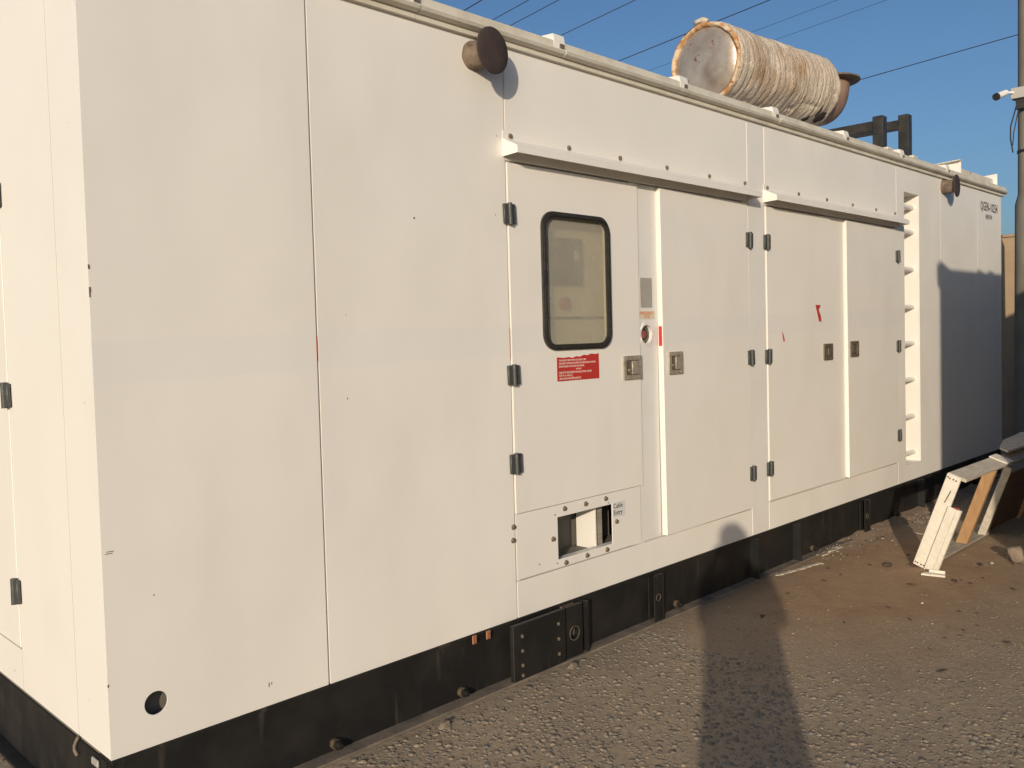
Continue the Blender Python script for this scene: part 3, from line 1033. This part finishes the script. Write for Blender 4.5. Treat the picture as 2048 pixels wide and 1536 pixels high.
# ------------------------------------------------------------------ overhead wires
wd = Vector((.2096, 1.2112, 0)).normalized()
wires = [((9.274, 8.287), .008, 'lowest overhead wire, leaving the roof edge at upper left'),
         ((9.949, 8.321), .006, 'second overhead wire from the upper left roof edge'),
         ((10.387, 8.366), .006, 'third overhead wire from the upper left roof edge'),
         ((11.47, 8.195), .006, 'fourth overhead wire, rising from the second roof bracket'),
         ((13.488, 8.348), .0075, 'dark overhead wire passing behind the front of the muffler'),
         ((13.977, 5.507), .0032, 'upper of two thin wires above the muffler'),
         ((14.728, 5.508), .0032, 'lower of two thin wires above the muffler'),
         ((18.693, 5.571), .0085, 'long dark overhead wire running from muffler outlet to pole')]
for (p, r_, lab) in wires:
    b = B()
    pts = []
    for i in range(25):
        t = -9 + 70 * i / 24
        sag = .00035 * (t - 22) ** 2 - .00035 * 22 ** 2
        pts.append(Vector((p[0], p[1], 7.0 + sag * .35)) + wd * t)
    b.tube(pts, r_, 6)
    tag(b.build('overhead_wire', cable_m), lab, 'wire', 'overhead wires')

# ------------------------------------------------------------------ broken timber frame
tf_ = thing('timber_frame', 'collapsed white and raw wood frame leaning beside the skid', 'wooden frame', (5.2, -.7, 0))
lean = Vector((0, -.214, .6)).normalized()
wdir = Vector((0, -.942, -.336)).normalized()


def plank(b, p0, ln, wd_, th, L_, d_ln=lean, d_w=wdir, d_t=Vector((1, 0, 0)), m=0, bev=.003):
    M = Matrix(((d_w.x, d_t.x, d_ln.x, p0[0]), (d_w.y, d_t.y, d_ln.y, p0[1]), (d_w.z, d_t.z, d_ln.z, p0[2]), (0, 0, 0, 1)))
    return b.box(0, wd_, 0, th, 0, L_, m, bev, M)


p0 = Vector((4.700, -.622, .022))
o = plank(B(), p0, None, .084, .022, .632).build('end_board', wood_w, tf_, label='bright white end board with nail holes')
for k, (u, v) in enumerate([(.012, .610), (.024, .604), (.045, .606), (.062, .604), (.012, .020), (.026, .020), (.048, .018), (.064, .020)]):
    q = p0 + wdir * u + lean * v
    B().cyl(q - Vector((.0012, 0, 0)), q + Vector((.003, 0, 0)), .0052, n=8).build('nail_hole', leaf_m, o)
B().tube([p0 + wdir * .055 + lean * .535 + Vector((-.001, 0, 0)), p0 + wdir * .050 + lean * .49 + Vector((-.001, 0, 0)), p0 + wdir * .045 + lean * .45 + Vector((-.001, 0, 0))], .0028, 6).build('crack', leaf_m, o)
# L shaped trim in front of the board
q0 = p0 + wdir * .074 + Vector((-.016, 0, 0)) - lean * .012
b = plank(B(), q0, None, .050, .014, .455)
plank(b, q0 + wdir * .0505 + lean * .022 + Vector((.001, 0, 0)), None, .030, .030, .433)
tr_ = b.build('trim_strip', wood_w, tf_, label='white L shaped trim strip on the end board')
B().box(q0.x + .001, q0.x + .012, -.905, -.875, .404, .408).build('paint_mark', red, tr_)
# top rail
tn = lean
b = B()
tp = p0 + lean * .6325 + Vector((-.0, 0, 0))
M = Matrix(((1, wdir.x, tn.x, tp.x), (0, wdir.y, tn.y, tp.y), (0, wdir.z, tn.z, tp.z), (0, 0, 0, 1)))
b.box(.0, .93, .0, .110, -.024, -.001 + .0, 0, .003, M)
b2 = B().box(.023, .93, .0, .110, -.022, .0005, 0, .003, M)
b2.build('top_rail', wood_d, tf_, label='weathered flat rail along the top of the frame')
b = B().box(.80, .945, -.004, .116, .001, .010, 0, .002, M)
b.build('tin_scrap', wood_w, tf_)
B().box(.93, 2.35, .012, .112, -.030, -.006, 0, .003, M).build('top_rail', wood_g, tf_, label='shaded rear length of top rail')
# raw wood brace, parallel to the end board
M5 = Matrix(((0, 1, 0, 0), (0, 0, 0, 0), (0, 0, 0, 0), (0, 0, 0, 1)))
plank(B(), Vector((5.455, -.628, .014)), None, .070, .045, .575).build('brace', wood_o, tf_, label='raw orange wood brace')
plank(B(), Vector((5.80, -.665, .020)), None, .050, .022, .535).build('rear_board', wood_d, tf_)
plank(B(), Vector((6.62, -.655, .014)), None, .070, .045, .56).build('brace', wood_o, tf_, label='brace standing in the shade')
# ground rail
B().box(4.86, 5.90, -.715, -.575, .002, .018, bev=.003).build('ground_rail', wood_g, tf_)
B().box(5.905, 7.1, -.70, -.57, .003, .020, bev=.003).build('ground_rail', wood_g, tf_)
for x, y in ((5.62, -.675), (5.15, -.69)):
    B().cyl((x, y, .0182), (x, y, .0215), .010, n=10).build('nail_head', bolt_m, tf_)

pw = thing('plywood_sheet', 'dark brown plywood sheet leaning inside the timber frame in shade', 'plywood', (6.4, -.75, 0))
b = B()
M = Matrix.Translation((5.93, -.700, .022)) @ Matrix.Rotation(R(17), 4, 'X')
b.box(0, 1.35, -.006, .006, 0, .44, 0, .001, M)
b.build('sheet', wood_b, pw)
tag(B().prism([(5.70, -.895), (6.9, -.93), (6.9, -.66), (6.28, -.70), (5.85, -.80)], 2, .632, .646).build(
    'loose_board', wood_d), 'pale loose board lying on top of the timber frame at right', 'board')
# white offcut on the ground
b = B()
b.prism([(0, 0), (.036, -.013), (.128, -.036), (.134, .006), (.094, .034), (.03, .036)], 2, .003, .014)
b.prism([(.05, .036), (.13, .010), (.136, .014), (.055, .043)], 2, .003, .030)
oc = b.build('wood_offcut', wood_w)
oc.rotation_euler = (0, 0, R(-62))
oc.location = (4.53, -.735, 0)
tag(oc, 'small broken white wood offcut on the ground at the foot of the frame', 'offcut')


def rock(name, loc, s, seed, m, lab=None, cat=None, group=None, sub=3, flat=1.0):
    bm = bmesh.new()
    bmesh.ops.create_icosphere(bm, subdivisions=sub, radius=1)
    vs = []
    for v in bm.verts:
        n_ = v.co.copy()
        k = 1 + .35 * noise.noise(n_ * 1.3 + Vector((seed, 0, 0))) + .12 * noise.noise(n_ * 4 + Vector((0, seed, 0)))
        # a couple of broken faces
        for d_ in (Vector((-.8, -.4, .45)).normalized(), Vector((.2, -.9, .3)).normalized()):
            t = (n_ * k).dot(d_)
            if t > .66:
                k -= (t - .66) * .9
        vs.append((loc[0] + n_.x * k * s[0], loc[1] + n_.y * k * s[1], loc[2] + n_.z * k * s[2]))
    b = B().add(vs, [[v.index for v in f.verts] for f in bm.faces], 0, True)
    bm.free()
    o = b.build(name, m, sharp=35)
    if lab:
        tag(o, lab, cat, group)
    return o


rock('stone', (5.22, -1.075, .045), (.062, .058, .062), 2.0, stone_m, 'brown stone half lit at the edge of the shade on the right', 'stone')
rock('stone', (1.22, -.125, .006), (.030, .018, .014), 5.0, stone_m, 'yellowish rubble lump just below the skid flange left of the splice plate', 'stone')
rock('stone', (2.02, -.100, .006), (.026, .018, .014), 8.0, stone_m, 'small brown stone under the bolted splice plate', 'stone')
rock('stone', (4.62, -.50, .010), (.032, .026, .014), 11.0, leaf_m, 'dark flat clod on sandy ground left of the end board', 'stone')

# peeled paint strips along the flange
def ribbon(name, pts, w, lab):
    b = B()
    vs, fs = [], []
    n = len(pts)
    for i, p in enumerate(pts):
        p = Vector(p)
        d = (Vector(pts[min(i + 1, n - 1)]) - Vector(pts[max(i - 1, 0)])).normalized()
        s_ = Vector((-d.y, d.x, 0)) * (w * (.5 + .5 * noise.noise(Vector((i * .9, w * 50, 0))) + .25))
        vs += [p + s_, p - s_, p - s_ + Vector((0, 0, -.004)), p + s_ + Vector((0, 0, -.004))]
    for i in range(n - 1):
        for k in range(4):
            fs.append((i * 4 + k, i * 4 + (k + 1) % 4, i * 4 + 4 + (k + 1) % 4, i * 4 + 4 + k))
    fs += [(0, 1, 2, 3), (4 * n - 1, 4 * n - 2, 4 * n - 3, 4 * n - 4)]
    b.add(vs, fs)
    tag(b.build(name, chip_m), lab, 'paint strip', 'peeled paint strips')


def interp(a, b, n, j, z=.007):
    return [(a[0] + (b[0] - a[0]) * i / n, a[1] + (b[1] - a[1]) * i / n + j * noise.noise(Vector((i * .8, a[0], 0))), z + .002 * noise.noise(Vector((i, a[1] * 9, 3)))) for i in range(n + 1)]


ribbon('paint_strip', interp((3.98, -.075), (4.42, -.150), 22, .022), .017, 'longest white paint strip on the ground along the skid flange')
ribbon('paint_strip', interp((4.60, -.072), (4.70, -.075), 6, .01), .010, 'short white paint strip beside the flange, between the long strip and the curl')
ribbon('paint_strip', interp((4.73, -.062), (4.90, -.066), 8, .008), .013, 'white curled paint strip on the flange at the start of the sand')

# sand drift over the flange, chips and dry leaves
n1, n2 = 120, 10
vs, fs = [], []
for i in range(n1 + 1):
    x = 4.15 + 4.6 * i / n1
    e_ = max(0, math.sin(math.pi * min(1, max(0, x - 4.5) / 1.3) / 2)) * (1 if x < 7.9 else .6)
    for j in range(n2 + 1):
        t = j / n2
        y = .010 - .24 * t
        h = e_ * (.022 * (1 - t) ** 1.5 * (1 + .5 * noise.noise(Vector((x * 4, y * 9, 0)))) + .006 * noise.noise(Vector((x * 14, y * 20, 2)))) * (1 - t ** 3)
        vs.append((x, y, max(-.004, h * 1.25 - .004 * t - .001)))
for i in range(n1):
    for j in range(n2):
        a = i * (n2 + 1) + j
        fs.append((a, a + 1, a + n2 + 2, a + n2 + 1))
sand_m = mat('drifted_sand', (.31, .225, .145), .95, col2=(.25, .175, .11), nscale=7, bump=.7, bscale=60, bdist=.01, spots=[((.55, .50, .40), 60, .70, .76)])
tag(B().add(vs, fs, 0, True).build('sand_drift', sand_m, sharp=180), 'brown sand drifted over the skid flange', None, None, 'stuff')


def scatter(name, m, items, lab):
    """items: (x, y, z, size, stretch, height)"""
    b = B()
    for (x, y, z, s, st, h) in items:
        a = rng.uniform(0, 6.28)
        k = rng.randint(4, 6)
        ring = []
        for i in range(k):
            t = a + 6.283 * i / k
            r_ = s * rng.uniform(.55, 1.0)
            u, v = r_ * math.cos(t) * st, r_ * math.sin(t)
            ring.append((x + u * math.cos(a) - v * math.sin(a), y + u * math.sin(a) + v * math.cos(a), z + rng.uniform(0, h)))
        top_ = (x, y, z + h * 1.2)
        b.add(ring + [top_, (x, y, z - .001)], [(i, (i + 1) % k, k) for i in range(k)] + [((i + 1) % k, i, k + 1) for i in range(k)])
    return tag(b.build(name, m), lab, None, None, 'stuff')


ch = []
for _ in range(80):
    x = rng.gauss(6.1, .22)
    y = rng.uniform(-.30, -.06)
    ch.append((x, y, .012, rng.uniform(.003, .011), rng.uniform(1, 2.2), .003))
for _ in range(60):
    x = rng.uniform(4.5, 5.6)
    y = -.03 - abs(rng.gauss(0, .07))
    ch.append((x, y, .020 if y > -.08 else .006, rng.uniform(.002, .007), rng.uniform(1, 2), .003))
for _ in range(140):
    ch.append((rng.uniform(1.2, 6.5), rng.uniform(-2.2, -.15), .004, rng.uniform(.0015, .006), rng.uniform(1, 2), .003))
ch += [(5.62, -.33, .004, .030, 2.2, .004), (5.30, -.19, .006, .014, 1.3, .006), (5.28, -.27, .006, .013, 1.2, .006), (3.95, -.95, .006, .012, 1.3, .006), (5.05, -.98, .005, .02, 1.3, .01)]
scatter('paint_chips', chip_m, ch, 'small pale paint chips scattered on the ground')
lv = []
for _ in range(50):
    lv.append((rng.uniform(3.2, 6.3), rng.uniform(-1.5, -.12), .004, rng.uniform(.004, .016), rng.uniform(1.5, 3), .006))
lv += [(3.03, -1.36, .003, .010, 5.5, .003), (4.52, -.93, .004, .022, 2.2, .01), (4.98, -.93, .004, .02, 2.5, .01), (4.72, -.62, .006, .026, 2, .012)]
scatter('dry_leaves', leaf_m, lv, 'dark dry leaf crumbs on the sandy ground')

# ------------------------------------------------------------------ embedded pebbles
ico = bmesh.new()
bmesh.ops.create_icosphere(ico, subdivisions=1, radius=1.0)
IV = np.array([v.co[:] for v in ico.verts])
IF = np.array([[v.index for v in f.verts] for f in ico.faces])
ico.free()
prng = np.random.default_rng(5)
P = []
tries = 0
for n_, smin, smax, x_lo, x_hi, y_lo, y_hi in ((7500, .0070, .0155, .2, 2.6, -2.1, -.075), (9000, .004, .0085, .2, 2.6, -2.0, -.075), (9000, .004, .0095, 2.6, 4.6, -2.0, -.075), (2600, .006, .012, 2.6, 4.6, -2.0, -.075),
                                              (7000, .004, .010, 4.6, 9.5, -2.2, -.06), (2200, .007, .016, -1.8, .2, -2.6, -.07), (1500, .006, .015, -1.6, -.06, -.07, 2.2),
                                              (1200, .007, .016, .2, 4.0, -3.4, -2.2), (260, .014, .021, .3, 6.0, -2.2, -.09)):
    xs = prng.uniform(x_lo, x_hi, n_)
    ys = prng.uniform(y_lo, y_hi, n_)
    ss = smin + (smax - smin) * prng.random(n_) ** 1.8
    for x, y, s_ in zip(xs, ys, ss):
        sd = sandiness(x, y)
        cl = .5 + .5 * noise.noise(Vector((x * 1.7, y * 1.7, 4)))
        if prng.random() < sd * .93 or prng.random() > .35 + .9 * cl:
            continue
        P.append((x, y, s_ * (1 - .4 * sd)))
P = np.array(P)
N_ = len(P)
ang = prng.uniform(0, 2 * np.pi, N_)
sx = P[:, 2] * prng.uniform(.85, 1.45, N_)
sy = P[:, 2] * prng.uniform(.75, 1.1, N_)
sz = P[:, 2] * prng.uniform(.36, .60, N_)
jit = 1 + prng.uniform(-.16, .16, (N_, len(IV), 1))
V = IV[None] * jit
V = V * np.stack([sx, sy, sz], 1)[:, None, :]
c_, s__ = np.cos(ang)[:, None], np.sin(ang)[:, None]
VX = V[..., 0] * c_ - V[..., 1] * s__ + P[:, 0:1]
VY = V[..., 0] * s__ + V[..., 1] * c_ + P[:, 1:2]
VZ = V[..., 2] + (sz * prng.uniform(-.65, .05, N_))[:, None]
co = np.stack([VX, VY, VZ], -1).reshape(-1, 3)
fa = (IF[None] + (np.arange(N_) * len(IV))[:, None, None]).reshape(-1, 3)
me = bpy.data.meshes.new('gravel_stones')
me.vertices.add(len(co))
me.vertices.foreach_set('co', co.astype(np.float32).ravel())
me.loops.add(fa.size)
me.loops.foreach_set('vertex_index', fa.astype(np.int32).ravel())
me.polygons.add(len(fa))
me.polygons.foreach_set('loop_start', np.arange(0, fa.size, 3, dtype=np.int32))
me.polygons.foreach_set('loop_total', np.full(len(fa), 3, dtype=np.int32))
me.polygons.foreach_set('use_smooth', np.ones(len(fa), dtype=bool))
me.update(calc_edges=True)
pal = np.array([(.225, .185, .14), (.19, .158, .125), (.27, .215, .155), (.155, .135, .113), (.23, .17, .13), (.19, .175, .15)])
tint = pal[prng.choice(len(pal), N_, p=[.30, .25, .15, .14, .06, .10])] * prng.uniform(.84, 1.08, (N_, 1))
rgba = np.concatenate([np.repeat(tint, len(IV), 0), np.ones((len(co), 1))], 1).astype(np.float32)
at = me.color_attributes.new('tint', 'FLOAT_COLOR', 'POINT')
at.data.foreach_set('color', rgba.ravel())
me.materials.append(pebble_mat())
go = bpy.data.objects.new('gravel_stones', me)
COL.objects.link(go)
tag(go, 'small stones embedded in the ground', None, None, 'stuff')

# ------------------------------------------------------------------ what throws the shade: opposite container, photographer
K = 2.75
OX, OY, OT = 7.09 - 1.62 * K, -K, 2.0 + .45 * K
oc_ = thing('opposite_container', 'container out of frame that casts the square shadow on the enclosure far end', 'container', (OX, OY, 0))
B().box(OX, OX + 9.0, OY - 2.4, OY, .12, OT - .10).build('container_body', mat('container_grey', (.30, .27, .24), .6, col2=(.24, .21, .18), nscale=3), oc_)
B().box(OX - .0, OX + 9.02, OY - 2.42, OY + .02, OT - .0995, OT, bev=.004).build('roof_edge', gutter_m, oc_)
B().prism([(OX - .052, OT - .150), (OX - .066, OT + .03), (OX + .02, OT + .075), (OX + .20, OT + .004), (OX + .20, OT + .0005), (OX - .0005, OT + .0005), (OX - .0005, OT - .160)], 1, OY - 2.3, OY - .0).build('roof_hood', white, oc_)
for yy in (OY - .14, OY - 2.26):
    B().box(OX + .02, OX + 8.98, yy - .06, yy + .06, 0.0, .119).build('skid_beam', black, oc_)
for x in (8.15, 8.48):
    B().box(x - 1.62 * K - .06, x - 1.62 * K + .06, OY - .05, OY + .015, OT + .0005, OT + .020).build('roof_bracket', white, oc_)


def skin_body(name, verts, edges, radii, m, parent, root=0, sub=2):
    me = bpy.data.meshes.new(name)
    org = ORG[parent.name]
    me.from_pydata([Vector(v) - org for v in verts], edges, [])
    o = bpy.data.objects.new(name, me)
    COL.objects.link(o)
    o.parent = parent
    ORG[o.name] = org
    md = o.modifiers.new('skin', 'SKIN')
    for i, r_ in enumerate(radii):
        sv = me.skin_vertices[0].data[i]
        sv.radius = r_ if isinstance(r_, tuple) else (r_, r_)
        sv.use_root = (i == root)
    md.use_smooth_shade = True
    s2 = o.modifiers.new('sub', 'SUBSURF')
    s2.levels = s2.render_levels = sub
    me.materials.append(m)
    return o


fw = Vector((.71, .704, 0))          # facing the enclosure
rt = Vector((.704, -.71, 0))
hb_ = Vector((-1.175, -2.985, 0))    # under the head
per = thing('person', 'person standing with raised phone, thrower of the long shadow on gravel', 'person', tuple(hb_))


def pp(f_, r_, z):
    return hb_ + fw * f_ + rt * r_ + Vector((0, 0, z * 1.02))


vs = [pp(-.06, 0, .93), pp(-.05, 0, 1.12), pp(-.06, 0, 1.30), pp(-.05, 0, 1.40), pp(-.03, 0, 1.47), pp(.0, 0, 1.55), pp(.01, 0, 1.63)]
ed = [(0, 1), (1, 2), (2, 3), (3, 4), (4, 5), (5, 6)]
ra = [(.155, .115), (.145, .105), (.165, .115), (.10, .08), (.055, .055), (.078, .088), (.070, .078)]
for s_ in (-1, 1):
    b0 = len(vs)
    vs += [pp(-.05, s_ * .175, 1.37), pp(-.01, s_ * (.235 if s_ > 0 else .165), 1.15), pp(.10, s_ * .115, 1.40), pp(.115, s_ * .09, 1.46)]
    ed += [(2, b0), (b0, b0 + 1), (b0 + 1, b0 + 2), (b0 + 2, b0 + 3)]
    ra += [.060, .047, .032, .030]
    b0 = len(vs)
    vs += [pp(-.06, s_ * .10, .86), pp(-.05, s_ * .11, .50), pp(-.07, s_ * .12, .09), pp(.06, s_ * .13, .045)]
    ed += [(0, b0), (b0, b0 + 1), (b0 + 1, b0 + 2), (b0 + 2, b0 + 3)]
    ra += [.090, .060, .045, .040]
skin_body('body', vs, ed, ra, skin_m, per)
# loose shirt over hips and trunk, trousers
def loft(name, secs, m, n=28):
    b = B()
    vs = []
    for (f_, z, w, d_) in secs:
        for k in range(n):
            a = 2 * math.pi * k / n
            vs.append(pp(f_ + d_ * math.sin(a), w * math.cos(a), z))
    fs = []
    for i in range(len(secs) - 1):
        for k in range(n):
            fs.append((i * n + k, i * n + (k + 1) % n, (i + 1) * n + (k + 1) % n, (i + 1) * n + k))
    b.add(vs, fs, 0, True)
    return b.build(name, m, per)


loft('shirt', [(-.06, .62, .205, .15), (-.06, .80, .20, .148), (-.06, 1.0, .185, .138), (-.055, 1.18, .19, .132), (-.06, 1.30, .205, .135), (-.055, 1.37, .185, .115), (-.045, 1.42, .10, .085), (-.04, 1.435, .070, .075)], cloth_m)
loft('trousers', [(-.06, .10, .19, .09), (-.055, .50, .195, .11), (-.06, .72, .185, .13)], trouser_m)
hv = []
bm = bmesh.new()
bmesh.ops.create_icosphere(bm, subdivisions=3, radius=1)
b = B()
b.add([pp(-.015 + v.co.x * .100, v.co.y * .087, 1.605 + v.co.z * .082 + (.0 if v.co.x < .3 else .012)) for v in bm.verts], [[v.index for v in f.verts] for f in bm.faces], 0, True)
bm.free()
b.build('hair', hair_m, per)
for s_ in (-1, 1):
    for k in range(4):
        a = pp(.115, s_ * .09, 1.46)
        p1 = pp(.135, s_ * (.085 - .004 * k), 1.475 + .016 * k)
        p2 = pp(.150, s_ * (.062 - .004 * k), 1.480 + .017 * k)
        p3 = pp(.140, s_ * (.048 - .003 * k), 1.482 + .017 * k)
        B().tube([a, p1, p2, p3], [.011, .010, .009, .0075], 8).build('finger', skin_m, per)
    B().tube([pp(.115, s_ * .09, 1.46), pp(.110, s_ * .075, 1.50), pp(.118, s_ * .055, 1.525)], [.012, .011, .009], 8).build('thumb', skin_m, per)
ph = thing('phone', 'dark phone held up in both hands of the standing person', 'phone', tuple(pp(.13, 0, 1.50)))
pb = B()
fwm = Matrix(((rt.x, fw.x, 0, pp(.128, 0, 1.505).x), (rt.y, fw.y, 0, pp(.128, 0, 1.505).y), (rt.z, fw.z, 1, 1.505 * 1.02), (0, 0, 0, 1)))
pb.box(-.066, .066, -.004, .004, -.034, .034, 0, .003, fwm)
pb.build('case', frame_m, ph)
